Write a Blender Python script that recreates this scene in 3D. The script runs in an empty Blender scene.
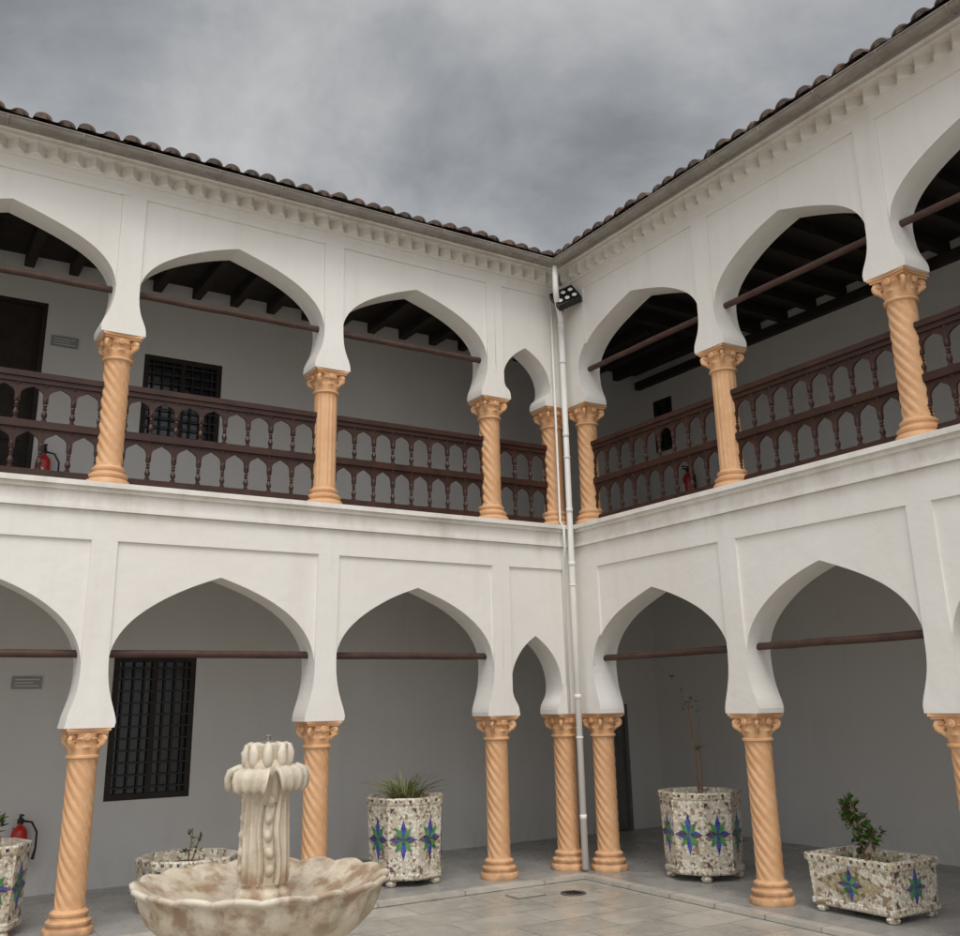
import bpy, math, random
from mathutils import Vector, Matrix, noise as mnoise
random.seed(7)
R=random.random
sc=bpy.context.scene
col=sc.collection
# ------------------------------------------------------------------ helpers
def empty(name,loc=(0,0,0),parent=None):
    o=bpy.data.objects.new(name,None); o.location=loc; o.empty_display_size=.2
    col.objects.link(o)
    if parent: o.parent=parent
    return o
class M:
    def __init__(s): s.v=[]; s.f=[]; s.m=[]
    def add(s,v,f,mi=0):
        o=len(s.v); s.v+= [tuple(p) for p in v]; s.f+=[tuple(i+o for i in q) for q in f]; s.m+=[mi]*len(f)
    def box(s,a,b,mi=0,tf=None):
        x0,y0,z0=a; x1,y1,z1=b
        v=[(x0,y0,z0),(x1,y0,z0),(x1,y1,z0),(x0,y1,z0),(x0,y0,z1),(x1,y0,z1),(x1,y1,z1),(x0,y1,z1)]
        if tf: v=[tf(p) for p in v]
        s.add(v,[(0,3,2,1),(4,5,6,7),(0,1,5,4),(1,2,6,5),(2,3,7,6),(3,0,4,7)],mi)
    def lathe(s,prof,n=24,c=(0,0,0),mi=0,mod=None,cap=True,axis=None):
        v=[];f=[]
        for i,(r,z) in enumerate(prof):
            for k in range(n):
                t=2*math.pi*k/n
                rr,zz=(r,z) if mod is None else mod(r,z,t,i)
                p=Vector((rr*math.cos(t),rr*math.sin(t),zz))
                if axis is not None: p=axis@p
                v.append((p.x+c[0],p.y+c[1],p.z+c[2]))
        for i in range(len(prof)-1):
            for k in range(n):
                k2=(k+1)%n
                f.append((i*n+k,i*n+k2,(i+1)*n+k2,(i+1)*n+k))
        if cap:
            f.append(tuple(reversed(range(n)))); f.append(tuple((len(prof)-1)*n+k for k in range(n)))
        s.add(v,f,mi)
    def tube(s,pts,rad,n=8,mi=0):
        pts=[Vector(p) for p in pts]
        if not isinstance(rad,(list,tuple)): rad=[rad]*len(pts)
        v=[];f=[]
        up=Vector((0.13,.27,1)).normalized()
        for i,p in enumerate(pts):
            t=(pts[min(i+1,len(pts)-1)]-pts[max(i-1,0)]).normalized()
            a=t.cross(up)
            if a.length<.05: a=t.cross(Vector((1,0,0)))
            a.normalize(); b=t.cross(a)
            if i>0 and a.dot(pa)<0: a=-a;b=-b
            pa=a
            for k in range(n):
                th=2*math.pi*k/n
                q=p+(a*math.cos(th)+b*math.sin(th))*rad[i]
                v.append(tuple(q))
        for i in range(len(pts)-1):
            for k in range(n):
                f.append((i*n+k,i*n+(k+1)%n,(i+1)*n+(k+1)%n,(i+1)*n+k))
        f.append(tuple(reversed(range(n)))); f.append(tuple((len(pts)-1)*n+k for k in range(n)))
        s.add(v,f,mi)
    def data(s,name,mats,smooth=False,angle=None):
        me=bpy.data.meshes.new(name); me.from_pydata(s.v,[],s.f); 
        for m in mats: me.materials.append(m)
        me.polygons.foreach_set('material_index',s.m)
        import bmesh
        bm=bmesh.new(); bm.from_mesh(me); bmesh.ops.recalc_face_normals(bm,faces=bm.faces); bm.to_mesh(me); bm.free()
        if smooth: me.polygons.foreach_set('use_smooth',[True]*len(me.polygons))
        if angle is not None:
            me.polygons.foreach_set('use_smooth',[True]*len(me.polygons))
            try: me.set_sharp_from_angle(angle=math.radians(angle))
            except Exception: pass
        me.update(); return me
    def obj(s,name,mats,parent=None,loc=(0,0,0),rotz=0,smooth=False,angle=None,bevel=0):
        me=s.data(name,mats,smooth,angle)
        return place(name,me,parent,loc,rotz,bevel)
def place(name,me,parent=None,loc=(0,0,0),rotz=0,bevel=0):
    o=bpy.data.objects.new(name,me); o.location=loc; o.rotation_euler[2]=rotz
    col.objects.link(o)
    if parent: o.parent=parent
    if bevel:
        b=o.modifiers.new('bevel','BEVEL'); b.width=bevel; b.segments=2; b.limit_method='ANGLE'
    return o
# ------------------------------------------------------------------ materials
class Mat:
    def __init__(s,name,rough=.7,base=(.5,.5,.5),spec=.3):
        s.m=bpy.data.materials.new(name); s.m.use_nodes=True; s.nt=s.m.node_tree
        s.b=s.nt.nodes['Principled BSDF']; s.b.inputs['Roughness'].default_value=rough
        s.b.inputs['Base Color'].default_value=(*base,1)
        s.b.inputs['Specular IOR Level'].default_value=spec
        s.tc=s.nt.nodes.new('ShaderNodeTexCoord')
    def n(s,t,**k):
        x=s.nt.nodes.new(t)
        for a,b in k.items(): setattr(x,a,b)
        return x
    def l(s,a,b): s.nt.links.new(a,b)
    def noise(s,scale,detail=5,rough=.6,vec=None,stretch=None,coord='Object'):
        n=s.n('ShaderNodeTexNoise'); n.inputs['Scale'].default_value=scale; n.inputs['Detail'].default_value=detail; n.inputs['Roughness'].default_value=rough
        src=vec or s.tc.outputs[coord]
        if stretch:
            mp=s.n('ShaderNodeMapping'); mp.inputs['Scale'].default_value=stretch; s.l(src,mp.inputs[0]); src=mp.outputs[0]
        s.l(src,n.inputs['Vector']); return n.outputs[0]
    def rng(s,x,a,b,c=0,d=1,smooth=False):
        n=s.n('ShaderNodeMapRange'); s.l(x,n.inputs[0])
        if smooth: n.interpolation_type='SMOOTHSTEP'
        for i,v in zip((1,2,3,4),(a,b,c,d)): n.inputs[i].default_value=v
        return n.outputs[0]
    def math(s,op,a,b):
        n=s.n('ShaderNodeMath',operation=op)
        for i,x in enumerate((a,b)):
            if isinstance(x,(int,float)): n.inputs[i].default_value=x
            else: s.l(x,n.inputs[i])
        return n.outputs[0]
    def mix(s,f,a,b,mode='MIX'):
        n=s.n('ShaderNodeMix',data_type='RGBA',blend_type=mode)
        for i,x in ((0,f),(6,a),(7,b)):
            if isinstance(x,(int,float)): n.inputs[i].default_value=x
            elif isinstance(x,tuple): n.inputs[i].default_value=(*x,1)
            else: s.l(x,n.inputs[i])
        return n.outputs[2]
    def color(s,c): s.l(c,s.b.inputs['Base Color'])
    def bump(s,h,strength=.3,dist=.01):
        n=s.n('ShaderNodeBump'); n.inputs['Strength'].default_value=strength; n.inputs['Distance'].default_value=dist
        s.l(h,n.inputs['Height']); s.l(n.outputs[0],s.b.inputs['Normal'])
    def z(s):
        g=s.n('ShaderNodeNewGeometry'); x=s.n('ShaderNodeSeparateXYZ'); s.l(g.outputs['Position'],x.inputs[0]); return x.outputs[2]

def plaster(name,base,dirt,amt=1.0):
    a=Mat(name,.85,base,.2)
    big=a.noise(.8,5); fine=a.noise(9,5)
    c=a.mix(a.rng(big,.35,.68,0,.7),base,tuple(x*k for x,k in zip(base,(.93,.915,.89))))
    streak=a.noise(1.0,5,.65,stretch=(5,5,.45))
    m=a.math('MULTIPLY',a.rng(streak,.52,.8,0,.26*amt),a.rng(fine,.3,.7,.5,1))
    c=a.mix(m,c,dirt)
    # small chips and scuffs
    c=a.mix(a.rng(a.noise(26,4,.7),.66,.74,0,.25),c,dirt)
    z=a.z()
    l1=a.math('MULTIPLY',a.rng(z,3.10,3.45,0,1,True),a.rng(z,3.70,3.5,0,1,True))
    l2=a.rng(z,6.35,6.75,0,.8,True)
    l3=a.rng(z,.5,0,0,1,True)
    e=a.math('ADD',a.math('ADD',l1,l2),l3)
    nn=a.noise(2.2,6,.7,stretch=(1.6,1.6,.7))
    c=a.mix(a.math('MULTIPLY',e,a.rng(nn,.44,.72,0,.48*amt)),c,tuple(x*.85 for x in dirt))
    a.color(c)
    h=a.math('ADD',a.math('MULTIPLY',a.noise(2.5,3),.8),a.math('MULTIPLY',fine,.28))
    a.bump(h,.6,.022)
    return a.m
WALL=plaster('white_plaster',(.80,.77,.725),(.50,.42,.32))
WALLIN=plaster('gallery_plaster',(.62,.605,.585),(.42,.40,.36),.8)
def mk_orange():
    a=Mat('orange_painted_stone',.6,(.68,.36,.16),.3)
    c=a.mix(a.rng(a.noise(5,4),.35,.7),(.75,.45,.245),(.64,.35,.17))
    c=a.mix(a.rng(a.noise(22,5,.7),.55,.75,0,.5),c,(.78,.56,.38))
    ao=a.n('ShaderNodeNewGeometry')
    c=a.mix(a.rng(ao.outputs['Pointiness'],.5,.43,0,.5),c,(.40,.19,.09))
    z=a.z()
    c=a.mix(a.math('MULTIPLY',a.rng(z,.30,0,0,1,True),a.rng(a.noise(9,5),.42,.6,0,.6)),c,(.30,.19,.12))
    a.color(c); a.bump(a.noise(40,4),.3,.006); return a.m
ORANGE=mk_orange()
def wood(name,c1,c2,rough=.5,scale=6):
    a=Mat(name,rough,c1,.35)
    c=a.mix(a.rng(a.noise(scale,5,.7,stretch=(1,1,1)),.35,.7),c1,c2)
    a.color(c); a.bump(a.noise(scale*6,3),.2,.004); return a.m
WOOD=wood('dark_stained_wood',(.032,.014,.010),(.060,.025,.016),.42)
BEAM=wood('dark_ceiling_timber',(.016,.012,.009),(.03,.021,.016),.75)
ROD=wood('tie_beam_wood',(.055,.028,.021),(.095,.05,.038),.6)
IRON=wood('dark_iron',(.012,.011,.012),(.025,.022,.022),.5,20)
GREYSHADE=wood('grey_shade_panel',(.13,.125,.12),(.17,.165,.16),.6)  # grey that paints in a shadow band on the gallery back wall
def mk_tile():
    a=Mat('roof_clay',.9,(.15,.1,.08),.2)
    g=a.n('ShaderNodeNewGeometry')
    c=a.mix(g.outputs['Random Per Island'],(.075,.062,.055),(.17,.11,.082))
    c=a.mix(a.rng(a.noise(6,5,.7),.45,.65,0,.8),c,(.075,.072,.066))
    a.color(c); a.bump(a.noise(30,4),.5,.01); return a.m
TILE=mk_tile()
def mk_gut():
    a=Mat('weathered_zinc',.6,(.3,.28,.25),.4)
    c=a.mix(a.rng(a.noise(2.5,5,.7,stretch=(1,1,3)),.35,.7),(.32,.295,.255),(.18,.15,.125))
    a.color(c); return a.m
GUT=mk_gut()
def mk_pvc():
    a=Mat('white_pvc',.4,(.72,.70,.67),.4)
    a.color(a.mix(a.rng(a.noise(3,5,.7,stretch=(3,3,.6)),.5,.75,0,.5),(.82,.80,.76),(.66,.62,.56))); return a.m
PVC=mk_pvc()
def mk_marble(name='aged_marble',wet=False):
    a=Mat(name,.5,(.6,.5,.38),.35)
    c=a.mix(a.rng(a.noise(2.6,6,.65),.35,.68),(.66,.585,.465),(.50,.415,.30))
    c=a.mix(a.rng(a.noise(7,6,.7),.52,.72,0,.6),c,(.33,.25,.165))
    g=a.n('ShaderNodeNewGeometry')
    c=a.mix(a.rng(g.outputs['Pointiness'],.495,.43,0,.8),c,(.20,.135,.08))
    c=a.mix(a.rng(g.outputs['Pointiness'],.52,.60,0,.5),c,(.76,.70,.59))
    z=a.z()
    w=a.math('MULTIPLY',a.math('MULTIPLY',a.rng(z,.92,.76,0,1,True),a.rng(z,.50,.68,0,1,True)),a.rng(a.noise(7,5),.44,.60,0,.75))
    c=a.mix(w,c,(.27,.15,.075))
    st=a.noise(3.2,5,.65,stretch=(3,3,.5))
    c=a.mix(a.rng(st,.50,.70,0,.55),c,(.36,.30,.22))
    a.color(c); a.bump(a.noise(24,6,.65),.4,.008); return a.m
MARBLE=mk_marble()
def floor_mat(name,c1,c2,grout,sc_,rot=0,rough=(.22,.5)):
    a=Mat(name,.42,c1,.45)
    mp=a.n('ShaderNodeMapping'); mp.inputs['Rotation'].default_value=(0,0,rot); a.l(a.tc.outputs['Object'],mp.inputs[0])
    b=a.n('ShaderNodeTexBrick'); a.l(mp.outputs[0],b.inputs['Vector'])
    b.offset=.5; b.inputs['Scale'].default_value=1/sc_
    b.inputs['Brick Width'].default_value=1.0; b.inputs['Row Height'].default_value=.62
    b.inputs['Mortar Size'].default_value=.010; b.inputs['Mortar Smooth'].default_value=.3; b.inputs['Bias'].default_value=-.1
    b.inputs['Color1'].default_value=(*c1,1); b.inputs['Color2'].default_value=(*c2,1); b.inputs['Mortar'].default_value=(*grout,1)
    c=a.mix(a.rng(a.noise(1.1,6,.7),.4,.66,0,.7),b.outputs[0],tuple(x*.70 for x in c2))
    c=a.mix(a.rng(a.noise(7,6,.75),.5,.72,0,.5),c,tuple(min(1,x*1.22) for x in c1))
    a.color(c)
    r=a.rng(a.noise(3,4),.35,.7,*rough); a.l(r,a.b.inputs['Roughness'])
    a.bump(a.math('ADD',a.math('MULTIPLY',b.outputs[1],-.5),a.math('MULTIPLY',a.noise(20,4),.2)),.3,.005); return a.m
GROUND=floor_mat('marble_paving',(.50,.465,.40),(.37,.345,.295),(.22,.195,.16),.72,.0)
ARCF=floor_mat('gallery_paving',(.38,.365,.34),(.32,.31,.29),(.2,.19,.17),.5,0)
def mosaic(name,c1,c2,c3,scale=26,grout=(.30,.27,.23),p3=.80):
    a=Mat(name,.28,c1,.5)
    v=a.n('ShaderNodeTexVoronoi'); v.inputs['Scale'].default_value=scale; a.l(a.tc.outputs['Object'],v.inputs['Vector'])
    e=a.n('ShaderNodeTexVoronoi',feature='DISTANCE_TO_EDGE'); e.inputs['Scale'].default_value=scale; a.l(a.tc.outputs['Object'],e.inputs['Vector'])
    s_=a.n('ShaderNodeSeparateColor'); a.l(v.outputs['Color'],s_.inputs[0])
    c=a.mix(a.rng(s_.outputs[0],.5,.6),c1,c2); c=a.mix(a.rng(s_.outputs[1],p3,p3+.03),c,c3)
    c=a.mix(a.rng(e.outputs[0],.02,.07,.8,0),c,grout)
    a.color(c); a.bump(a.rng(e.outputs[0],0,.1),.4,.003); return a.m
MOS=mosaic('cream_mosaic',(.76,.72,.61),(.58,.50,.38),(.30,.20,.13),38,(.34,.30,.24),.84)
MBLUE=mosaic('blue_mosaic',(.03,.05,.30),(.05,.08,.40),(.02,.03,.12),26,(.15,.15,.18),.85)
MGREEN=mosaic('green_mosaic',(.05,.22,.08),(.09,.30,.10),(.03,.10,.04),26,(.15,.17,.12),.85)
MBRN=mosaic('tan_mosaic',(.42,.34,.2),(.48,.41,.26),(.2,.14,.08),30,(.2,.17,.12))
MDARK=mosaic('dark_mosaic',(.05,.035,.06),(.10,.04,.03),(.3,.26,.2),26,(.2,.18,.16),.9)
SOIL=wood('dry_soil',(.10,.06,.035),(.16,.10,.06),.95,14)
def leafm(name,c1,c2):
    a=Mat(name,.5,c1,.3); g=a.n('ShaderNodeNewGeometry')
    a.color(a.mix(g.outputs['Random Per Island'],c1,c2)); return a.m
LEAF=leafm('green_leaves',(.04,.085,.02),(.10,.15,.04))
BLADE=leafm('grass_blades',(.09,.14,.04),(.36,.34,.15))
REDL=leafm('red_buds',(.25,.04,.02),(.12,.09,.03))
TWIG=wood('twig_bark',(.15,.09,.05),(.22,.14,.08),.9,20)
RED=Mat('red_enamel',.3,(.45,.02,.015),.5).m
BLK=Mat('black_plastic',.45,(.015,.015,.016),.4).m
SILV=Mat('lamp_reflector',.25,(.85,.84,.78),.6).m
SIGN=Mat('plaque_grey',.4,(.26,.26,.25),.4).m
TXT=Mat('plaque_text',.5,(.6,.6,.58),.4).m
GLASS=Mat('dark_glass',.12,(.012,.013,.015),.5).m
STEEL=Mat('steel',.35,(.3,.29,.27),.5).m; STEEL.node_tree.nodes['Principled BSDF'].inputs['Metallic'].default_value=.8

# ------------------------------------------------------------------ building
B=empty('courtyard_building')
LC=[-.28,-1.15,-3.14,-5.20,-7.26,-9.32,-11.38,-13.44]
RC=[-.32,-2.50,-4.49,-6.50,-8.52,-10.55,-12.6]
XB,YB=2.85,1.98           # inner faces of the gallery back walls
TL=lambda p:(p[0],p[1],p[2])
TR=lambda p:(p[1],p[0],p[2])
Z1,Z2,Z3=1.55,3.58,4.99
def cub(p0,p1,p2,p3,n):
    out=[]
    for i in range(1,n+1):
        t=i/n; a=(1-t)**3; b=3*t*(1-t)**2; c=3*t*t*(1-t); d=t**3
        out.append((a*p0[0]+b*p1[0]+c*p2[0]+d*p3[0],a*p0[1]+b*p1[1]+c*p2[1]+d*p3[1]))
    return out
def half(W,zc,za):
    small=W<1.2
    a0=W/2-.195; a1=W/2-.108; h=za-zc
    zw=zc+h*(.40 if not small else .36)
    foot=[(a0,zc),(a0,zc+.045)]+cub((a0,zc+.045),(a0+.012,zc+.15),(a1,zw-.26 if not small else zw-.15),(a1,zw),9)
    H=za-zw
    arc=cub((a1,zw),(a1,zw+.56*H),(.38*a1,za-.15*H),(0,za),24)
    return foot,arc
def storey(mesh,C,tf,zc,zt,zp,apex,apex_small,cornerS):
    dF,dB,dP=-.148,.15,-.17
    for i in range(len(C)-1):
        c0,c1=C[i],C[i+1]; W=abs(c1-c0); mid=(c0+c1)/2
        za=apex_small if W<1.2 else apex
        foot,arc=half(W,zc,za); nf=len(foot)
        for sg in (-1,1):
            for d in (dF,dB):
                v=[];f=[]
                for (u,z) in foot: v+=[(mid+sg*u,d,z),(mid+sg*W/2,d,z)]
                for k in range(nf-1): f.append((2*k,2*k+1,2*k+3,2*k+2))
                b=len(v); a1,zw=foot[-1]
                v+=[(mid+sg*a1,d,zt),(mid+sg*W/2,d,zt)]; f.append((2*nf-2,2*nf-1,b+1,b))
                prev=(2*nf-2,b)
                for (u,z) in arc:
                    n=len(v); v+=[(mid+sg*u,d,z),(mid+sg*u,d,zt)]; f.append((prev[0],prev[1],n+1,n)); prev=(n,n+1)
                mesh.add([tf(p) for p in v],f)
            # intrados
            pr=foot+arc; v=[];f=[]
            for k,(u,z) in enumerate(pr):
                d0=dP if k<nf else dF
                v+=[(mid+sg*u,d0,z),(mid+sg*u,dB,z)]
            for k in range(len(pr)-1): f.append((2*k,2*k+1,2*k+3,2*k+2))
            mesh.add([tf(p) for p in v],f)
            # underside of the impost
            mesh.add([tf(p) for p in [(mid+sg*foot[0][0],dP,zc),(mid+sg*W/2,dP,zc),(mid+sg*W/2,dB,zc),(mid+sg*foot[0][0],dB,zc)]],[(0,1,2,3)])
            # proud pier layer
            v=[];f=[]
            for (u,z) in foot: v+=[(mid+sg*u,dP,z),(mid+sg*W/2,dP,z)]
            for k in range(nf-1): f.append((2*k,2*k+1,2*k+3,2*k+2))
            e=W/2-.108
            if i==0 and sg*1>0: e=W/2-(.02 if C is LC else .26)   # panel edge next to the corner
            n=len(v); zz=foot[-1][1]
            if i==0 and sg>0 and C is RC:
                pts=[foot[-1]]+[q for q in arc if q[0]>e]
                for (u,z) in pts: v+=[(mid+sg*u,dP,z),(mid+sg*W/2,dP,z)]
                for k in range(len(pts)-1): f.append((n+2*k,n+2*k+1,n+2*k+3,n+2*k+2))
                zz=pts[-1][1]
                m=len(v); v+=[(mid+sg*e,dP,zz),(mid+sg*e,dP,zp),(mid+sg*W/2,dP,zp),(mid+sg*W/2,dP,zz)]
                f.append((m,m+1,m+2,m+3))
                m=len(v); v+=[(mid+sg*e,dP,zz),(mid+sg*e,dP,zp),(mid+sg*e,dF,zp),(mid+sg*e,dF,zz)]; f.append((m,m+1,m+2,m+3))
                m=len(v)
                for (u,z) in pts: v+=[(mid+sg*u,dP,z),(mid+sg*u,dF,z)]
                for k in range(len(pts)-1): f.append((m+2*k,m+2*k+1,m+2*k+3,m+2*k+2))
            else:
                v+=[(mid+sg*e,dP,zz),(mid+sg*W/2,dP,zz),(mid+sg*W/2,dP,zp),(mid+sg*e,dP,zp)]; f.append((n,n+1,n+2,n+3))
                v+=[(mid+sg*e,dF,zz),(mid+sg*e,dF,zp)]; f.append((n,n+3,n+5,n+4))
            mesh.add([tf(p) for p in v],f)
        # top band
        v=[(c0,dP,zp),(c1,dP,zp),(c1,dP,zt),(c0,dP,zt),(c0,dF,zp),(c1,dF,zp)]
        mesh.add([tf(p) for p in v],[(0,1,2,3),(0,1,5,4)])
    if cornerS=='L': mesh.box((C[0],-.17,zc),(.17,.17,zt))
    else: mesh.box((-.17,C[0],zc),(.17,-.17,zt))
def facade(C,tf,which,al,au):
    m=M()
    storey(m,C,tf,Z1,3.34,3.09,al,2.36,which)
    storey(m,C,tf,Z3,6.72,6.37,au,5.66,which)
    # hand-laid plaster: shift vertices a few mm within the wall plane only
    nv=[]
    for (x,y,z) in m.v:
        s=x if which=='L' else y
        k=max(0,min(1,(-.4-s)/.4))*(1 if (z<3.33 or z>Z3+.01) and z<6.7 and z>Z1+.01 else 0)
        q=mnoise.noise_vector(Vector((s*1.7,z*1.7,3.1 if which=='L' else 9.4)))
        ds,dz=q.x*.016*k,q.y*.012*k
        if which=='L': nv.append((x+ds,y,z+dz))
        else: nv.append((x,y+ds,z+dz))
    m.v=nv
    end=C[-1]; 
    def bar(z0,z1,d,inner=.12):
        if which=='L': m.box((end,-.17-d,z0),(-.17,inner,z1),0,tf)
        else: m.box((end,-.17-d,z0),(-.17-d,inner,z1),0,tf)
    bar(3.342,3.375,.035); bar(3.375,3.50,.018); bar(3.50,3.535,.05); bar(3.535,3.58,.085)
    # sawtooth brick course
    z0,z1=6.535,6.635; n=int((abs(end)-.2)/.165)
    bar(6.50,6.535,.03)
    for k in range(n):
        s=-.235-.165*k; a_=(R()-.5)*.012; b_=(R()-.5)*.012
        v=[(s,-.17,z0),(s-.0825+a_,-.285+b_,z0),(s-.165,-.17,z0),(s,-.17,z1),(s-.0825+a_,-.285+b_,z1),(s-.165,-.17,z1)]
        m.add([tf(p) for p in v],[(0,2,1),(3,4,5),(0,1,4,3),(1,2,5,4)])
    bar(6.635,6.665,.135); bar(6.665,6.72,.175)
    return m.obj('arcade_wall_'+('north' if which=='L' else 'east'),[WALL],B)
facade(LC,TL,'L',2.82,6.09); facade(RC,TR,'R',2.78,6.03)

# inner structure : back walls, slabs, ceilings
m=M()
def wall_holes(mesh,tf,s0,s1,z0,z1,dd,holes,th=.25,rec=.12):
    xs=sorted(set([s0,s1]+[h[0] for h in holes]+[h[1] for h in holes]))
    zs=sorted(set([z0,z1]+[h[2] for h in holes]+[h[3] for h in holes]))
    for i in range(len(xs)-1):
        for j in range(len(zs)-1):
            cx=(xs[i]+xs[i+1])/2; cz=(zs[j]+zs[j+1])/2
            if any(h[0]<cx<h[1] and h[2]<cz<h[3] for h in holes): continue
            mesh.add([tf(p) for p in [(xs[i],dd,zs[j]),(xs[i+1],dd,zs[j]),(xs[i+1],dd,zs[j+1]),(xs[i],dd,zs[j+1])]],[(0,1,2,3)])
    for h in holes:
        a,b,c,d=h
        mesh.add([tf(p) for p in [(a,dd,c),(a,dd+rec,c),(a,dd+rec,d),(a,dd,d)]],[(0,1,2,3)])
        mesh.add([tf(p) for p in [(b,dd,c),(b,dd+rec,c),(b,dd+rec,d),(b,dd,d)]],[(0,1,2,3)])
        mesh.add([tf(p) for p in [(a,dd,c),(b,dd,c),(b,dd+rec,c),(a,dd+rec,c)]],[(0,1,2,3)])
        mesh.add([tf(p) for p in [(a,dd,d),(b,dd,d),(b,dd+rec,d),(a,dd+rec,d)]],[(0,1,2,3)])
    mesh.box((s0,dd+rec+.14,z0),(s1,dd+rec+.3,z1),0,tf)
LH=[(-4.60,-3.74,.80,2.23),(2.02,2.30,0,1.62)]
LHu=[(-4.54,-3.64,4.55,5.60),(-6.70,-5.60,3.58,6.0)]
RHu=[(1.22,1.62,5.2,6.0)]
wall_holes(m,TL,-13.6,XB,0,3.2,YB,LH); wall_holes(m,TL,-13.6,XB,3.56,6.56,YB,LHu)
wall_holes(m,TR,-12.8,YB,0,3.2,XB,[(-9,-8,0,2.1)]); wall_holes(m,TR,-12.8,YB,3.56,6.56,XB,RHu)
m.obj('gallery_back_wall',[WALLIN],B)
m=M()
m.box((-13.6,.12,3.2),(3.2,2.3,3.56)); m.box((.12,-12.8,3.2),(3.2,.12,3.56))
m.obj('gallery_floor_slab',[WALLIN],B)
m=M()
m.box((-13.6,.152,6.52),(3.2,2.4,6.57)); m.box((.152,-12.8,6.52),(3.2,.152,6.57))
s=-13.2
while s<2.8: m.box((s-.05,.152,6.38),(s+.05,YB-.002,6.518)); s+=.46
s=-12.5
while s<.1: m.box((.152,s-.05,6.38),(XB-.002,s+.05,6.518)); s+=.46
m.box((-13.4,.153,6.30),(.10,.25,6.378)); m.box((.153,-12.5,6.30),(.25,.10,6.378))
m.box((XB-.09,-12.5,6.26),(XB-.002,1.9,6.378))
m.obj('gallery_ceiling_beams',[BEAM],B)
# tie rods
m=M()
def rod(a,b): 
    n=60; m.tube([tuple(a[k]+(b[k]-a[k])*i/n+(R()-.5)*.006 for k in range(3)) for i in range(n+1)],.033,10)
rod((-13.4,0,2.15),(-1.15,0,2.15)); rod((-13.4,0,5.46),(-1.15,0,5.46))
rod((0,-12.6,2.13),(0,-.32,2.12)); rod((0,-12.6,5.43),(0,-.32,5.43))
m.obj('arch_tie_beams',[ROD],B,smooth=True)

# columns -------------------------------------------------------
def column_mesh(name,H,twist,ridges=9):
    m=M(); R0=.114
    base=[(.185,0),(.19,.012),(.19,.045),(.182,.058),(.165,.062),(.162,.075),(.172,.085),(.172,.105),(.155,.118),(.14,.124),(.136,.14),(.146,.15),(.146,.168),(.132,.178),(R0+.004,.19)]
    m.lathe(base,40)
    zt=H-.235; n=72; rows=int((zt-.185)/.017)
    prof=[(R0,.185+(zt-.185)*i/rows) for i in range(rows+1)]
    def mod(r,z,t,i):
        ends=min(1,(z-.185)/.03,(zt-z)/.03); ends=max(ends,0)
        q=abs(math.cos(ridges/2*(t+twist*z)))
        amp=.15 if twist else .07
        return (r*(1.03-amp*ends*(1-q**.7)) ,z)
    m.lathe(prof,n,mod=mod,cap=False)
    cap=[(R0+.006,zt-.006),(R0+.022,zt+.004),(R0+.022,zt+.02),(R0+.004,zt+.03)]
    m.lathe(cap,32,cap=False)
    bell=[(R0+.002,zt+.03),(R0+.008,zt+.06),(R0+.024,zt+.085),(R0+.012,zt+.10),(R0+.014,zt+.125),(R0+.034,zt+.15),(R0+.02,zt+.165),(R0+.03,zt+.195)]
    def bm_(r,z,t,i):
        k=.5+.5*math.cos(8*t+(math.pi if i>3 else 0))
        return (R0+(r-R0)*(.45+.75*k)+.004,z)
    m.lathe(bell,48,mod=bm_,cap=False)
    for q in range(4):
        a=math.pi/4+q*math.pi/2
        dx,dy=math.cos(a),math.sin(a)
        pts=[];rad=[]
        for i in range(20):
            t=i/19; ang=-math.pi/2+t*3.3*math.pi; rr=.040*(1-.80*t)
            cx=.160; cz=zt+.148
            pts.append((dx*(cx+rr*math.cos(ang)),dy*(cx+rr*math.cos(ang)),cz+rr*math.sin(ang))); rad.append(.021*(1-.35*t))
        pts=[(dx*.11,dy*.11,zt+.06),(dx*.135,dy*.135,zt+.085)]+pts; rad=[.014,.018]+rad
        m.tube(pts,rad,8)
    for q in range(4):
        a=q*math.pi/2; c=Vector((math.cos(a)*.146,math.sin(a)*.146,zt+.165))
        ax=Matrix.Rotation(a,3,'Z')@Matrix.Rotation(math.pi/2,3,'Y')
        m.lathe([(.028,-.01),(.03,.006),(.02,.014),(.012,.01),(.008,.016)],10,c=tuple(c),axis=ax)
    def abq(z0,z1,s):
        ring=[]
        for q in range(4):
            a0=math.pi/4+q*math.pi/2
            c0=Vector((math.cos(a0),math.sin(a0)))*s*1.414; a1=a0+math.pi/2; c1=Vector((math.cos(a1),math.sin(a1)))*s*1.414
            mdir=((c0+c1)/2).normalized()
            for i in range(8):
                t=i/8; p=c0.lerp(c1,t)-mdir*.022*math.sin(math.pi*t); ring.append((p.x,p.y))
        n=len(ring); v=[(x,y,z0) for x,y in ring]+[(x,y,z1) for x,y in ring]
        f=[(i,(i+1)%n,n+(i+1)%n,n+i) for i in range(n)]+[tuple(range(n-1,-1,-1)),tuple(range(n,2*n))]
        m.add(v,f)
    abq(zt+.193,zt+.212,.158); abq(zt+.212,zt+.235,.172)
    return m.data(name,[ORANGE],angle=50)
HL,HU=Z1,Z3-Z2
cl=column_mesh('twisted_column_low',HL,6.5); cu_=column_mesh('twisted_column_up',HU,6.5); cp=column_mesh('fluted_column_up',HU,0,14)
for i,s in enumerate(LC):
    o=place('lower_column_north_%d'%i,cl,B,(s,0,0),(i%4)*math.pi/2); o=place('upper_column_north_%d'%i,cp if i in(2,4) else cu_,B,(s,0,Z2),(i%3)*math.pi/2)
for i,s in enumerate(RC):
    place('lower_column_east_%d'%i,cl,B,(0,s,0),(i%3)*math.pi/2); place('upper_column_east_%d'%i,cp if i in(1,3) else cu_,B,(0,s,Z2),(i%4)*math.pi/2)

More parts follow.
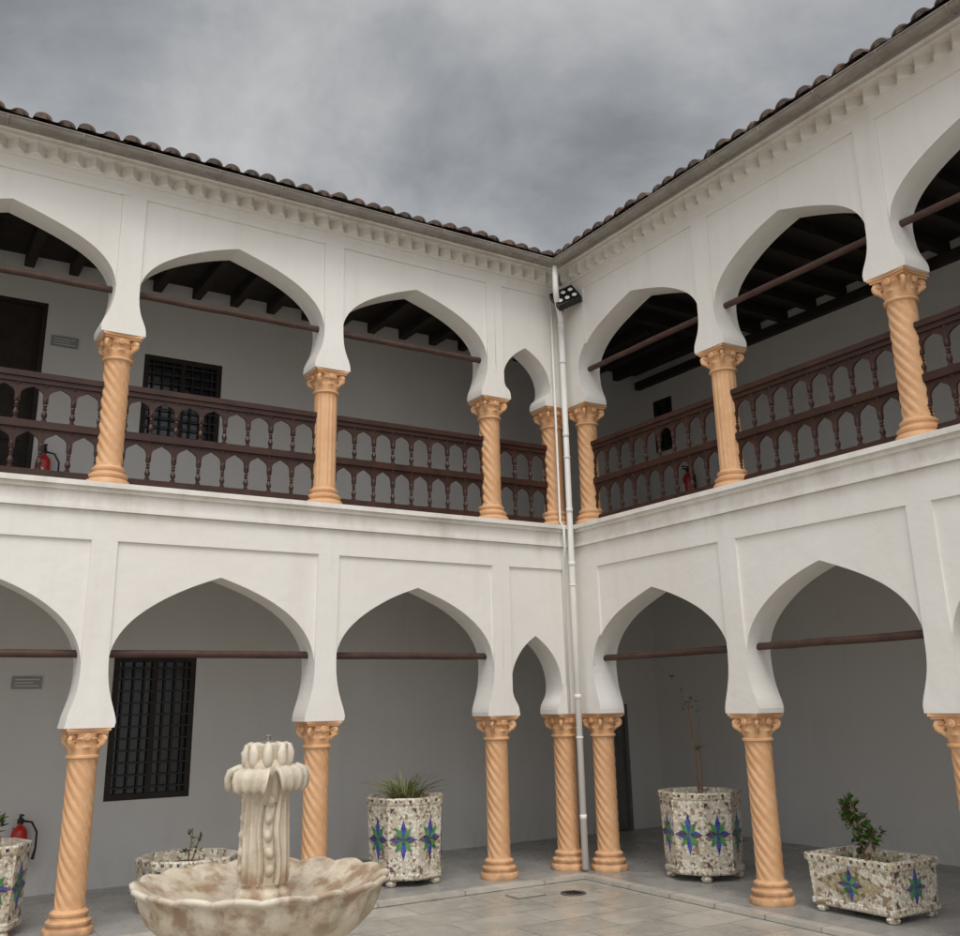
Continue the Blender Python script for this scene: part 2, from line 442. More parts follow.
# balustrades ----------------------------------------------------
def balustrade(C,tf,name):
    m=M()
    z0=Z2+.03
    for i in range(len(C)-1):
        a,b=C[i+1]+.11,C[i]-.11
        if a>b: a,b=b,a
        L=b-a
        d=.02
        m.box((a,-d-.012,z0),(b,d+.012,z0+.075),0,tf)
        m.box((a,-d-.018,z0+.435),(b,d+.018,z0+.50),0,tf)
        m.box((a,-d-.010,z0+.84),(b,d+.010,z0+.885),0,tf)
        m.box((a,-d-.028,z0+.885),(b,d+.028,z0+.935),0,tf)
        n=max(2,round(L/.222)); p=L/n
        for (r0,r1) in ((z0+.075,z0+.435),(z0+.50,z0+.84)):
            h=r1-r0; ys=r0+h*.50
            for k in range(n):
                s0=a+k*p; 
                hw=p/2-.022
                pts=[(hw,ys),(hw,ys+.05*h/.35),(hw*.98,ys+.075)]+cub((hw*.98,ys+.075),(hw*.9,ys+.115),(hw*.35,ys+.125),(0,r1-.028),6)
                for sg in (-1,1):
                    cxs=s0+p/2
                    v=[];f=[]
                    for dd in (-.012,.012):
                        o=len(v)
                        v+=[(cxs+sg*p/2,dd,ys),(cxs+sg*p/2,dd,r1)]
                        for (u,z) in pts:
                            v.append((cxs+sg*u,dd,z)); v.append((cxs+sg*u,dd,r1))
                        q=o+2; f.append((o,o+1,q+1,q))
                        for j in range(len(pts)-1): f.append((q+2*j,q+2*j+1,q+2*j+3,q+2*j+2))
                    half_=len(v)//2
                    for j in range(len(pts)-1): f.append((2+2*j,4+2*j,half_+4+2*j,half_+2+2*j))
                    f.append((0,2,half_+2,half_))
                    m.add([tf(x) for x in v],f)
            for k in range(n+1):
                s0=a+k*p
                hb=ys-r0+.0
                pr=[(.022,0),(.022,.02),(.012,.028),(.020,.045),(.026,.065),(.018,.09),(.011,.105),(.021,.118),(.011,.130),(.019,.145),(.014,.165),(.022,.172),(.022,hb)]
                pr=[(r,min(z,hb)) for r,z in pr]
                q=tf((s0,0,r0)); m.lathe(pr,8,c=q,cap=False)
                hb2=r1-ys
                m.lathe([(.015,0),(.022,.02),(.022,.04),(.013,.055),(.013,hb2-.03),(.022,hb2-.02),(.022,hb2)],8,c=tf((s0,0,ys)),cap=False)
    return m.obj(name,[WOOD],B)
balustrade(LC,TL,'balustrade_north'); balustrade(RC,TR,'balustrade_east')

# windows --------------------------------------------------------
def window(name,tf,a,b,c,d,dd,grid=(5,7),grille=True):
    m=M(); f=.06; y=dd+.05
    m.box((a,y,c),(b,y+.03,d),1,tf)
    for q in ((a,a+f),(b-f,b)): m.box((q[0],y-.05,c),(q[1],y-.002,d),0,tf)
    m.box((a+f,y-.05,c),(b-f,y-.002,c+f),0,tf); m.box((a+f,y-.05,d-f),(b-f,y-.002,d),0,tf)
    m.box(((a+b)/2-.03,y-.045,c+f),((a+b)/2+.03,y-.002,d-f),0,tf)
    if grille:
        for i in range(1,grid[0]*2):
            s=a+(b-a)*i/(grid[0]*2); m.tube([tf((s,dd+.012,c+.01)),tf((s,dd+.012,d-.01))],.009,6,2)
        for j in range(1,grid[1]*2):
            z=c+(d-c)*j/(grid[1]*2); m.box((a,dd-.004,z-.008),(b,dd+.004,z+.008),2,tf)
    m.obj(name,[BEAM,GLASS,IRON],B)
window('barred_window_lower',TL,-4.60,-3.74,.80,2.23,YB,(4,6))
window('barred_window_upper',TL,-4.54,-3.64,4.55,5.60,YB,(4,5))
window('small_window_upper',TR,1.22,1.62,5.2,6.0,XB,(3,4))
def door(a,b,c,d,dd,tf,mat,leaves=2):
    m=M()
    m.box((a,dd+.07,c),(b,dd+.11,d),0,tf)
    m.box((a,dd+.01,c),(a+.05,dd+.068,d),0,tf); m.box((b-.05,dd+.01,c),(b,dd+.068,d),0,tf); m.box((a+.05,dd+.01,d-.05),(b-.05,dd+.068,d),0,tf)
    for i in range(leaves):
        w=(b-a-.10)/leaves; s=a+.05+w*i; e=min(.06,w*.2)
        for j in range(3):
            h=(d-c-.1)/3; m.box((s+e,dd+.05,c+h*j+.08),(s+w-e,dd+.069,c+h*(j+1)-.04),0,tf)
    m.obj('wooden_door_or_shade',[mat],B)
door(-6.70,-5.60,3.58,6.0,YB,TL,BEAM); door(2.02,2.30,0,1.62,YB,TL,GREYSHADE,1); door(-9,-8,0,2.1,XB,TR,BEAM)  # narrow grey one near the corner is added to imitate a strip of shade

# roof -----------------------------------------------------------
slope=math.radians(19); RL=3.2; E=-.52; ZE=6.70
m=M(); tp=.19
def tile(tf,s,k):
    L=.42; r0=.076;r1=.064; n=8
    d0=E-.03+k*.33*math.cos(slope)+(R()-.5)*.05; z0=ZE+k*.33*math.sin(slope)+(.010 if k else 0)+(R()-.5)*.016
    s=s+(R()-.5)*.03; tw=(R()-.5)*.08
    v=[];f=[]
    for (dist,r,h) in ((0,r0,.01),(L,r1,0)):
        for rr in (r,r-.016):
            for i in range(n+1):
                a=math.pi*i/n
                v.append((s+tw*dist+rr*math.cos(a),d0+dist*math.cos(slope),z0+dist*math.sin(slope)+h+rr*.80*math.sin(a)))
    w=n+1
    for i in range(n):
        f.append((i,i+1,2*w+i+1,2*w+i)); f.append((i,w+i,w+i+1,i+1)); f.append((w+i,3*w+i,3*w+i+1,w+i+1))
    f.append(tuple([w+i for i in range(w)]))
    m.add([tf(p) for p in v],f)
    if k<3:
        v=[];f=[]
        for (dist,h) in ((-.02,0),(L,0)):
            for i in range(n+1):
                a=math.pi+math.pi*i/n
                v.append((s+tp/2+.07*math.cos(a),d0+dist*math.cos(slope),z0+dist*math.sin(slope)+.045+.045*math.sin(a)))
        for i in range(n): f.append((i,i+1,w+i+1,w+i))
        m.add([tf(p) for p in v],f)
for tf,end in ((TL,-13.5),(TR,-12.7)):
    cnt=int((-.6-end)/tp)
    for i in range(-15,cnt):
        ss=-.60-tp*i
        for k in range(10):
            dd=E+k*.33*math.cos(slope)
            if ss<dd+.05: tile(tf,ss,k)
m.obj('roof_tiles',[TILE],B,smooth=False)
m=M()
cs,sn=math.cos(slope)*RL,math.sin(slope)*RL
for tf,end in ((TL,-13.6),(TR,-12.8)):
    v=[(end,E,ZE-.005),(E,E,ZE-.005),(E+cs,E+cs,ZE+sn),(end,E+cs,ZE+sn),(end,E,ZE-.035),(E,E,ZE-.035),(E+cs,E+cs,ZE+sn-.03),(end,E+cs,ZE+sn-.03)]
    m.add([tf(p) for p in v],[(0,1,2,3),(4,5,6,7),(0,1,5,4),(2,3,7,6),(0,3,7,4)])
m.obj('roof_deck',[BEAM],B)
m=M()   # gutters
yc,zc,r=-.515,6.655,.058
for tf,end in ((TL,-13.5),(TR,-12.7)):
    v=[];f=[]; n=10
    for rr in (r,r-.006):
        for sx in (0,1):
            for i in range(n+1):
                a=math.pi+math.pi*i/n
                x=end if sx==0 else (yc+rr*math.cos(a))
                v.append((x,yc+rr*math.cos(a),zc+rr*math.sin(a)))
    w=n+1
    for o in (0,2*w):
        for i in range(n): f.append((o+i,o+i+1,o+w+i+1,o+w+i))
    m.add([tf(p) for p in v],f)
    s=end+.3
    m.tube([tf((end,yc-r,zc)),tf((yc-r,yc-r,zc))],.009,6)
    while s<-.8:
        pts=[(s,yc+(r+.004)*math.cos(math.pi+math.pi*i/8),zc+(r+.004)*math.sin(math.pi+math.pi*i/8)) for i in range(9)]
        m.tube([tf(p) for p in pts],.009,5); s+=.62
m.obj('rain_gutter',[GUT],B,smooth=False)
# downpipes
m=M(); px=-.285
m.tube([(yc,yc,6.61),(yc,yc,6.30),(-.49,-.49,6.22),(-.33,-.33,6.12),(px,px,6.05),(px,px,5.9)],.034,14)
m.tube([(px,px,6.0),(px,px,3.3),(px,px,.03)],.034,14)
for z in (5.95,4.6,3.72,3.12,1.7,.5): m.tube([(px,px,z),(px,px,z+.05)],.038,14)
for z in (5.5,4.35,2.9,1.3): m.tube([(px,px,z),(px,px,z+.018)],.041,14)
m.tube([(-.36,-.20,6.45),(-.36,-.20,3.62),(-.365,-.275,3.56),(-.365,-.275,3.30),(-.335,-.195,3.2),(-.335,-.195,1.56)],.014,8)
m.obj('downpipe',[PVC],B,smooth=True)

# arcade floor and ground ---------------------------------------
m=M()
m.box((-13.6,-.30,-.16),(3.2,2.3,0)); m.box((-.30,-12.8,-.16),(3.2,-.30,0))
m.obj('arcade_floor',[ARCF],B,bevel=.006)
KERB=floor_mat('kerb_stone',(.54,.505,.44),(.48,.445,.385),(.25,.22,.19),.9,0)
m=M()
m.box((-13.6,-.42,-.03),(-.42,-.301,.004)); m.box((-.42,-12.8,-.03),(-.301,-.301,.004))
m.obj('kerb',[KERB],B)
m=M(); m.add([(-200,-200,-.035),(200,-200,-.035),(200,200,-.035),(-200,200,-.035)],[(0,1,2,3)])
m.obj('ground',[GROUND])
def drain(x,y,r):
    m=M(); m.lathe([(r,-.03),(r,-.026),(r*.9,-.024),(r*.86,-.028),(.002,-.028)],20,cap=False)
    for i in range(-2,3): m.box((-r*.6,i*r*.3-r*.06,-.0285),(r*.6,i*r*.3+r*.06,-.0235),1)
    m.obj('drain_cover',[STEEL,IRON],None,(x,y,0))
drain(-.95,-.95,.12)
m=M(); m.box((-.16,-.11,-.034),(.16,.11,-.029),0); m.box((-.145,-.095,-.0292),(.145,.095,-.026),1)
m.obj('inspection_cover',[STEEL,KERB],None,(-1.35,-.75,0))

# ------------------------------------------------------------------ plants & planters
def planter(loc,sides,rad,H,rot,foot=.06,stretch=(1,1),name='mosaic_planter'):
    m=M()
    if sides==4:
        hx,hy=stretch; ring=[(-hx,-hy),(hx,-hy),(hx,hy),(-hx,hy)]
    else: ring=[(rad*math.cos(2*math.pi*(i+.5)/sides),rad*math.sin(2*math.pi*(i+.5)/sides)) for i in range(sides)]
    n=len(ring)
    def sc_(k): return [(x*k,y*k) for x,y in ring]
    kt=.99 if sides!=4 else .97
    lv=[(.93,foot),(.96,foot+.015),(.96,foot+.05),(.93,foot+.055),(kt,H-.065),(1.01,H-.06),(1.02,H-.045),(1.02,H-.012),(1.01,H),(.90,H),(.88,H-.09)]
    v=[];f=[]
    for k,z in lv: v+=[(x,y,z) for x,y in sc_(k)]
    for j in range(len(lv)-1):
        f.append([(j*n+i,j*n+(i+1)%n,(j+1)*n+(i+1)%n,(j+1)*n+i) for i in range(n)])
    o=len(m.v); m.v+=v
    for fs in f:
        m.f+=[tuple(q+o for q in x) for x in fs]; m.m+=[0]*len(fs)
    o2=o+(len(lv)-1)*n; m.f.append(tuple(o2+i for i in range(n))); m.m.append(6)
    m.f.append(tuple(o+i for i in reversed(range(n)))); m.m.append(0)
    for i in range(n):
        a=Vector(ring[i])*1.021; b=Vector(ring[(i+1)%n])*1.021; L=(b-a).length; c=max(3,int(L/.032)); nn=Vector(((b-a).y,-(b-a).x)).normalized()
        for q in range(c):
            if q%2: continue
            p=a.lerp(b,(q+.1)/c); p2=a.lerp(b,(q+.9)/c)
            v=[(p.x,p.y,H-.040),(p2.x,p2.y,H-.040),(p2.x,p2.y,H-.016),(p.x,p.y,H-.016)]
            w=[(x+nn.x*.003,y+nn.y*.003,z) for x,y,z in v]
            m.add(v+w,[(4,5,6,7),(0,1,5,4),(1,2,6,5),(2,3,7,6),(3,0,4,7)],5 if (q//2)%2 else 7)
    for i in range(n):
        k0,zb=.93,foot+.055; k1,zt=kt,H-.065
        a0=Vector((*ring[i],0)); b0=Vector((*ring[(i+1)%n],0))
        def P(u,w,off=.005):
            t=(w-zb)/(zt-zb); k=k0+(k1-k0)*t
            a=a0*k; b=b0*k; mid=(a+b)/2; dr=(b-a).normalized(); nn=Vector((dr.y,-dr.x,0))
            p=mid+dr*u+nn*off; p.z=w; return tuple(p)
        L=(b0-a0).length
        zc_=(zb+zt)/2; hr=min(L*.45,(zt-zb)*.42) if sides!=4 else min(L*.36,(zt-zb)*.47)
        ex=1.0 if sides==4 else min(1.35,(zt-zb)*.44/hr)
        if sides==4 and L>.7: 
            q=[(-L*.40,0),(0,-(zt-zb)*.47),(L*.40,0),(0,(zt-zb)*.47)]
            m.add([P(u,zc_+w,.004) for u,w in q],[(0,1,2,3)],7)
        for k in range(8):
            an=k*math.pi/4
            R1=hr*(1 if k%2==0 else .84)*(1+(R()-.5)*.08); w=hr*.19*(1+(R()-.5)*.2)
            def Q(r,s_):
                return (r*math.cos(an)-s_*math.sin(an), (r*math.sin(an)+s_*math.cos(an))*ex)
            pts=[Q(.02*hr,0),Q(R1*.5,w),Q(R1,0),Q(R1*.5,-w)]
            full=3 if k%2==0 else 4
            for h_ in (0,1):
                tri=[pts[0],pts[1],pts[2]] if h_==0 else [pts[0],pts[2],pts[3]]
                mid_=full if h_==0 else (full if k%4 else 5)
                v=[P(u,zc_+w_,.007) for u,w_ in tri]+[P(u,zc_+w_,-.002) for u,w_ in tri]
                m.add(v,[(0,1,2),(0,1,4,3),(1,2,5,4),(2,0,3,5)],mid_)
        for sx in (-1,1):
            for sz in (-1,1):
                u0=sx*L*.45*(.93 if sides!=4 else .95); w0=zc_+sz*(zt-zb)*.46; q=.05
                v=[P(u0,w0),P(u0-sx*q,w0),P(u0,w0-sz*q)]; m.add(v,[(0,1,2)],7 if (i%2) else 5)
    for i in range(n):
        if sides!=4 and i%2: continue
        x,y=ring[i]; x*=.8;y*=.8
        m.lathe([(.02,0),(.045,.008),(.055,.03),(.045,foot-.008),(.03,foot+.002)],12,c=(x,y,0),mi=0)
    return m.obj(name,[MOS,MOS,MOS,MBLUE,MGREEN,MDARK,SOIL,MBRN],None,loc,rot)
planter((-1.99,.42,0),8,.40,.80,.25)
planter((.47,-1.22,0),8,.40,.80,.45)
planter((.34,-3.27,0),4,0,.44,0,.05,(.29,.41))
planter((-4.16,.42,0),8,.44,.44,.2)
planter((-5.86,.35,0),8,.38,.68,.3)
def leaf(m,p,d,l,w,mi=0,fold=.2):
    d=Vector(d).normalized(); s=d.cross(Vector((R()-.5,R()-.5,1)))
    if s.length<.01: s=Vector((1,0,0))
    s.normalize(); nn=s.cross(d); p=Vector(p)
    q=[p,p+d*l*.45+s*w*.5+nn*w*fold,p+d*l,p+d*l*.45-s*w*.5+nn*w*fold,p+d*l*.45]
    m.add(q,[(0,1,4),(1,2,4),(4,2,3),(0,4,3)],mi)
def grass_plant(loc,n=190,h=.34,name='spiky_plant'):
    m=M()
    for i in range(n):
        a=R()*6.283; r=R()*.14; L=h*(.4+.8*R()); lean=.3+1.2*R(); w=.006+.006*R()
        b=Vector((r*math.cos(a),r*math.sin(a),0)); out=Vector((math.cos(a+R()-.5),math.sin(a+R()-.5),0)); sd=out.cross(Vector((0,0,1)))
        v=[];K=6
        for k in range(K):
            t=k/(K-1); p=b+out*(L*lean*.7*t*t+.1*L*t)+Vector((0,0,L*(t-.35*lean*t*t))); ww=w*(1-t)**.7+.0008
            v+=[tuple(p-sd*ww),tuple(p+sd*ww+Vector((0,0,.003)))]
        m.add(v,[(2*k,2*k+1,2*k+3,2*k+2) for k in range(K-1)])
    return m.obj(name,[BLADE],None,loc)
grass_plant((-1.99,.42,.71))
def sapling(name,loc,stems,leafn,ll,lw,mats,spread=.1,jit=.010):
    m=M()
    for (pts,r0) in stems:
        pts=[Vector(p) for p in pts]; P=[]
        for i in range(len(pts)-1):
            for k in range(5):
                P.append(pts[i].lerp(pts[i+1],k/5)+Vector((R()-.5,R()-.5,0))*jit)
        P.append(pts[-1]); n=len(P)
        m.tube([tuple(p) for p in P],[r0*(1-.7*i/n) for i in range(n)],6,0)
        for _ in range(leafn):
            i=int(n*(.3+.7*R())) if n>1 else 0; i=min(i,n-1)
            d=Vector((R()-.5,R()-.5,(R()-.3)*.9)).normalized(); p=P[i]; e=p+d*spread*(.3+.7*R())
            m.tube([tuple(p),tuple((p+e)/2+Vector((0,0,.005))),tuple(e)],[.003,.0025,.0015],4,0)
            for q in range(3): leaf(m,e+Vector((R()-.5,R()-.5,R()-.5))*.02,d+Vector((R()-.5,R()-.5,R()-.5))*1.2,ll*(.6+.6*R()),lw*(.7+.5*R()),1 if R()<.93 else 2)
    return m.obj(name,mats,None,loc)
sapling('tall_twig_plant',(.47,-1.22,.71),[([(0,0,0),(.0,.02,.5),(-.02,.06,.9),(-.1,.2,1.2),(-.16,.36,1.38)],.0125),([(.02,-.02,0),(.03,-.03,.35),(.02,-.05,.80)],.010),([(-.02,.06,.8),(.01,.04,1.02)],.006)],4,.055,.022,[TWIG,LEAF,REDL],.06,.005)
sapling('leafy_shrub',(.34,-3.22,.35),[([(0,0,0),(.01,.02,.12),(0,.03,.28),(-.01,.05,.48)],.016),([(0,.01,.10),(.02,-.07,.20),(.02,-.10,.28)],.010),([(0,.02,.22),(-.03,.08,.34),(-.02,.10,.42)],.008)],40,.06,.04,[TWIG,LEAF,REDL],.075)
m=M()
for _ in range(110):
    leaf(m,(( R()-.5)*.4,(R()-.5)*.62,.005),(R()-.5,R()-.5,.6*R()),.05+.04*R(),.02)
m.obj('ground_cover_plant',[BLADE],None,(.34,-3.27,.357))
sapling('small_twig_plant',(-4.16,.42,.35),[([(0,0,0),(.01,0,.14),(.03,0,.28)],.009),([(.02,0,0),(.08,.02,.16),(.10,.02,.24)],.008)],6,.06,.025,[TWIG,LEAF,REDL],.05)
sapling('leafy_shrub',(-5.80,.35,.59),[([(0,0,0),(.02,0,.12),(.05,0,.24)],.01),([(0,0,0),(-.08,.02,.1),(-.12,.02,.18)],.008)],26,.07,.04,[TWIG,LEAF,REDL],.09)

# ------------------------------------------------------------------ fire extinguishers
def extinguisher(loc,rot):
    m=M()
    m.lathe([(.055,0),(.07,.01),(.075,.03),(.075,.30),(.068,.34),(.04,.375),(.024,.385),(.024,.41)],20,mi=0)
    m.lathe([(.03,.405),(.03,.44),(.02,.45)],12,mi=1)
    m.box((-.015,-.09,.44),(.015,.03,.455),1); m.box((-.015,-.10,.475),(.015,.02,.488),1); m.box((-.012,.0,.44),(.012,.03,.485),1)
    m.tube([(.03,0,.425),(.10,-.01,.41),(.15,-.02,.32),(.15,-.03,.18),(.13,-.03,.08)],[.010]*4+[.018],8,1)
    m.box((-.06,-.079,.12),(.0,-.06,.24),2)
    m.box((-.05,.07,.05),(.05,.095,.36),1)
    return m.obj('fire_extinguisher',[RED,BLK,TXT],None,loc,rot,angle=40)
extinguisher((-5.36,YB-.10,.26),0); extinguisher((-5.50,YB-.10,3.88),0); extinguisher((XB-.10,.90,4.35),-math.pi/2)
def plaque(loc):
    m=M(); m.box((-.14,0,-.06),(.14,.012,.06),0)
    for j in range(3):
        m.box((-.11,-.003,.025-j*.03),(.11-.05*(j%2),0.001,.033-j*.03),1)
    m.obj('wall_plaque',[SIGN,TXT],None,loc)
plaque((-5.40,YB-.014,5.58)); plaque((-5.42,YB-.014,1.965))

# ------------------------------------------------------------------ floodlight
F=empty('floodlight',(-.33,-.46,6.25))
m=M(); m.box((-.15,-.05,-.13),(.15,.03,.13),0)
for i in range(7): m.box((-.12+i*.04,.03,-.10),(-.11+i*.04,.07,.10),0)
for j in range(2):
    for i in range(3):
        cx=-.092+i*.092; cz=-.055+j*.110
        m.box((cx-.038,-.056,cz-.046),(cx+.038,-.050,cz+.046),1)
        ax=Matrix.Rotation(math.pi/2,3,'X')
        m.lathe([(.030,0),(.026,.004),(.010,.006)],12,c=(cx,-.056,cz),axis=ax,mi=2)
h=m.obj('lamp_housing',[BLK,GLASS,SILV],F); h.rotation_euler=(math.radians(-30),math.radians(-24),math.radians(-30))
m=M(); m.tube([(-.10,.05,-.04),(-.04,.12,-.10),(.08,.20,-.12)],.012,6); m.tube([(.06,.06,.02),(.06,.14,-.06),(.10,.22,-.12)],.012,6)
m.obj('bracket',[BLK],F)

# ------------------------------------------------------------------ fountain
FN=empty('marble_fountain',(-4.82,-3.30,-.035))
m=M()
NL=18; DZ=-.075
def bmod(r,z,t,i):
    k=abs(math.cos(NL/2*t))
    g=max(0,min(1,(r-.16)/.45))
    w=mnoise.noise(Vector((math.cos(t)*2,math.sin(t)*2,z*3)))*.010
    return (r*(1+.040*g*(k-.5))+w*g, z+DZ+w*g*.6+.018*g*(k-.5)*(1 if z>.6 else .3))
outer=[(.15,.50),(.20,.515),(.30,.54),(.42,.585),(.53,.65),(.60,.72),(.635,.785),(.645,.83),(.662,.862),(.682,.875),(.686,.893),(.67,.902),(.645,.893),(.60,.860),(.54,.815),(.42,.76),(.28,.73),(.15,.72),(.05,.72)]
m.lathe(outer,144,mod=bmod,cap=False)
m.obj('scalloped_basin',[MARBLE],FN,smooth=True)
m=M()
m.lathe([(.30,0),(.30,.06),(.24,.08),(.17,.12),(.13,.18),(.12,.24),(.15,.29),(.20,.32),(.20,.36),(.14,.39),(.15,.44)],32)
m.obj('pedestal',[MARBLE],FN,angle=40)
m=M()
def rows(a,n):
    out=[]
    for i in range(len(a)-1):
        for k in range(n): 
            t=k/n; out.append((a[i][0]+(a[i+1][0]-a[i][0])*t,a[i][1]+(a[i+1][1]-a[i][1])*t))
    return out+[a[-1]]
def smod(r,z,t,i):
    # squarish carved shaft: four faces framed by wavy ribs, each with a garland of drops
    ph=4*t+.55
    sq=.955+.06*abs(math.sin(ph/2))**1.5
    u=((ph+math.pi)%(2*math.pi))-math.pi            # -pi..pi across one face
    sway=.55*math.sin((z-.8)*17)
    zz=(z-.83)/.088; cell=zz-math.floor(zz)-.5
    dr=math.hypot((u-sway*.5)/.80,cell/.36)
    drop=.020*max(0,1-dr*dr) if .84<z<1.27 else 0
    groove=-.010*math.exp(-((abs(u-sway*.5)-1.05)/.20)**2)
    rib=.012*math.exp(-((abs(u-sway*.35)-1.65)/.28)**2)
    edge=.010*math.exp(-((abs(u)-math.pi)/.35)**2)
    return (r*sq+drop+groove+rib+edge,z)
m.lathe(rows([(.155,.64),(.160,.70),(.150,.765),(.128,.785),(.128,.81)],4),64,mod=lambda r,z,t,i:(r*(.93+.12*abs(math.cos(4*t))),z))
m.lathe(rows([(.128,.80),(.132,.84),(.133,.92),(.130,1.00),(.126,1.10),(.123,1.20),(.125,1.28),(.130,1.34)],12),192,mod=smod)
m.lathe(rows([(.12,1.32),(.135,1.37),(.128,1.42),(.112,1.44),(.105,1.45)],3),64)
m.lathe(rows([(.105,1.42),(.108,1.45),(.116,1.49),(.118,1.515),(.108,1.525),(.08,1.520),(.03,1.515)],3),90,mod=lambda r,z,t,i:(r*(.90+.13*abs(math.cos(4*t+.3))**.6),z+.010*abs(math.cos(4*t+.3))*(z>1.47)))
m.obj('carved_stem',[MARBLE],FN,angle=75)
m=M()
# thick acanthus leaves curling over, ribbed solid sheets
for q in range(5):
    a0=q*2*math.pi/5+.15
    path=[(.118,1.22),(.128,1.28),(.140,1.33),(.155,1.37),(.175,1.388),(.193,1.378),(.202,1.352),(.198,1.322),(.183,1.308)]
    if q%2: path=[(x*.97,z-.012) for x,z in path]
    U=17; v=[];f=[]
    for side in (0,1):
        for j,(pr,pz) in enumerate(path):
            t=j/(len(path)-1); wd=.60*(1-.38*t**2)
            jn=path[min(j+1,len(path)-1)]; jp=path[max(j-1,0)]
            tx,tz=jn[0]-jp[0],jn[1]-jp[1]; ln=math.hypot(tx,tz); nx,nz=tz/ln,-tx/ln
            for k in range(U):
                u=-1+2*k/(U-1)
                rib=.011*abs(math.cos(u*math.pi*1.5))**.7-.010*u*u*t
                off=(rib if side==0 else rib-.034)
                rr=pr+nx*off; zz=pz+nz*off-.008*abs(math.sin(u*math.pi*1.5))*t
                aa=a0+u*wd
                v.append((rr*math.cos(aa),rr*math.sin(aa),zz))
    W_=U*len(path)
    for j in range(len(path)-1):
        for k in range(U-1):
            b=j*U+k; f.append((b,b+1,b+U+1,b+U)); f.append((W_+b,W_+b+U,W_+b+U+1,W_+b+1))
        for k in (0,U-1):
            b=j*U+k; f.append((b,b+U,W_+b+U,W_+b))
    for k in range(U-1):
        for b in (k,(len(path)-1)*U+k): f.append((b,b+1,W_+b+1,W_+b))
    m.add(v,f)
for q in range(9):
    a=q*2*math.pi/9+.2; dx,dy=math.cos(a),math.sin(a); w=(R()-.5)*.012
    m.tube([(dx*.105,dy*.105,1.39),(dx*.118,dy*.118,1.44),(dx*.122,dy*.122,1.48),(dx*.114,dy*.114,1.51+w),(dx*.090,dy*.090,1.522+w)],[.022,.030,.030,.024,.014],8)
m.obj('acanthus_leaves',[MARBLE],FN,smooth=True)
m=M(); m.lathe([(.05,1.50),(.05,1.53),(.035,1.54),(.014,1.545),(.014,1.56),(.02,1.565),(.006,1.575)],12)
m.obj('nozzle',[STEEL],FN)
m=M(); m.lathe([(.62,0),(.62,.10),(.58,.12),(.0,.12)],8,cap=False)
m.obj('plinth',[MARBLE],FN)

# ------------------------------------------------------------------ world, sun
w=bpy.data.worlds.new('World'); sc.world=w; w.use_nodes=True; nt=w.node_tree
bg=nt.nodes['Background']; bg.inputs[1].default_value=.1
sky=nt.nodes.new('ShaderNodeTexSky'); sky.sky_type='NISHITA'; sky.sun_disc=False
el=math.radians(58); az=(-math.sin(.45),-math.cos(.45))
sd=Vector((az[0]*math.cos(el),az[1]*math.cos(el),math.sin(el)))
sky.sun_elevation=el; sky.sun_rotation=math.atan2(az[0],az[1])
tc=nt.nodes.new('ShaderNodeTexCoord')
def nd(t,**k):
    x=nt.nodes.new(t)
    for a,b in k.items(): setattr(x,a,b)
    return x
def lk(a,b): nt.links.new(a,b)
sx=nd('ShaderNodeSeparateXYZ'); lk(tc.outputs['Generated'],sx.inputs[0])
mxz=nd('ShaderNodeMath',operation='MAXIMUM'); lk(sx.outputs[2],mxz.inputs[0]); mxz.inputs[1].default_value=0
ad=nd('ShaderNodeMath',operation='ADD'); lk(mxz.outputs[0],ad.inputs[0]); ad.inputs[1].default_value=.30
inv=nd('ShaderNodeMath',operation='DIVIDE'); inv.inputs[0].default_value=1; lk(ad.outputs[0],inv.inputs[1])
pv=nd('ShaderNodeVectorMath',operation='SCALE'); lk(tc.outputs['Generated'],pv.inputs[0]); lk(inv.outputs[0],pv.inputs['Scale'])
def wn(scale,detail,rough,dist,loc):
    mp=nd('ShaderNodeMapping'); mp.inputs['Location'].default_value=loc; lk(pv.outputs[0],mp.inputs[0])
    no=nd('ShaderNodeTexNoise'); no.inputs['Scale'].default_value=scale; no.inputs['Detail'].default_value=detail; no.inputs['Roughness'].default_value=rough; no.inputs['Distortion'].default_value=dist
    lk(mp.outputs[0],no.inputs['Vector']); return no.outputs[0]
n1=wn(1.5,8,.55,.5,(.9,2.3,1.1)); n2=wn(4.2,7,.58,.3,(4.1,.3,2.2))
mm=nd('ShaderNodeMix',data_type='FLOAT'); mm.inputs[0].default_value=.32; lk(n1,mm.inputs[2]); lk(n2,mm.inputs[3])
cr=nd('ShaderNodeValToRGB'); lk(mm.outputs[0],cr.inputs[0])
e=cr.color_ramp.elements; e[0].position=.38; e[0].color=(.235,.248,.265,1); e[1].position=.62; e[1].color=(.57,.57,.57,1)
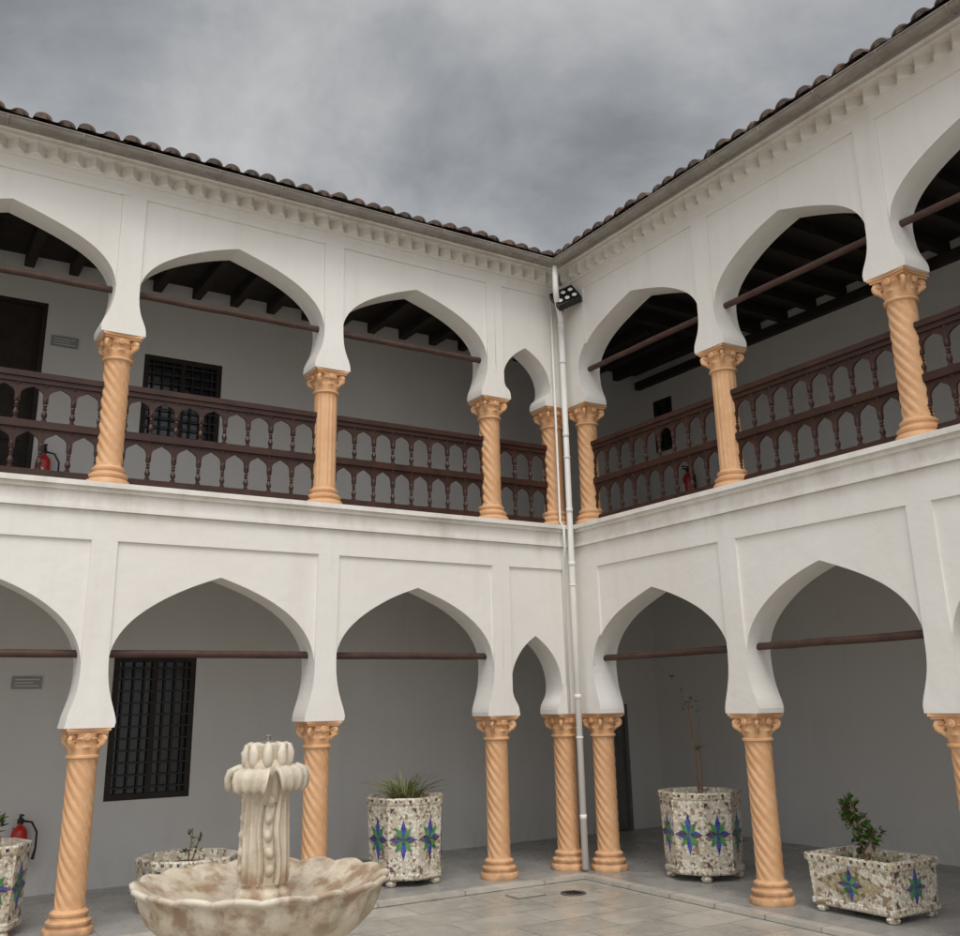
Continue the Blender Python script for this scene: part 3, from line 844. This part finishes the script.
x=e.new(.49); x.color=(.365,.375,.388,1)
dt=nd('ShaderNodeVectorMath',operation='DOT_PRODUCT'); lk(tc.outputs['Generated'],dt.inputs[0]); dt.inputs[1].default_value=sd
mr=nd('ShaderNodeMapRange'); lk(dt.outputs['Value'],mr.inputs[0]); mr.inputs[1].default_value=.30; mr.inputs[2].default_value=1; mr.inputs[3].default_value=10; mr.inputs[4].default_value=45
vs=nd('ShaderNodeVectorMath',operation='SCALE'); lk(cr.outputs[0],vs.inputs[0]); lk(mr.outputs[0],vs.inputs['Scale'])
mx=nd('ShaderNodeMix',data_type='RGBA'); mx.inputs[0].default_value=.93
lk(sky.outputs[0],mx.inputs[6]); lk(vs.outputs[0],mx.inputs[7]); lk(mx.outputs[2],bg.inputs[0])
sl=bpy.data.lights.new('sun','SUN'); sl.energy=1.4; sl.angle=math.radians(28); sl.color=(1,.95,.89)
so=bpy.data.objects.new('sun',sl); col.objects.link(so); so.rotation_euler=sd.to_track_quat('Z','Y').to_euler(); so.location=(-5,-5,15)

# ------------------------------------------------------------------ camera
yaw,pit,roll=.5611,.2793,-.0204
fw=Vector((math.sin(yaw)*math.cos(pit),math.cos(yaw)*math.cos(pit),math.sin(pit)))
r=Vector((math.cos(yaw),-math.sin(yaw),0)); u=r.cross(fw)
c_,s_=math.cos(roll),math.sin(roll)
r2=c_*r+s_*u; u2=-s_*r+c_*u
cam=bpy.data.cameras.new('camera'); co=bpy.data.objects.new('camera',cam); col.objects.link(co)
mt=Matrix((( r2.x,u2.x,-fw.x,-6.8642),(r2.y,u2.y,-fw.y,-8.898),(r2.z,u2.z,-fw.z,1.7),(0,0,0,1)))
co.matrix_world=mt
cam.sensor_width=36; cam.sensor_fit='HORIZONTAL'; cam.lens=970.34/960*36; cam.shift_y=-(468-422.67)/960
cam.clip_start=.05; cam.clip_end=1000
sc.camera=co
sc.view_settings.view_transform='Standard'; sc.view_settings.look='None'; sc.view_settings.exposure=0; sc.view_settings.gamma=1
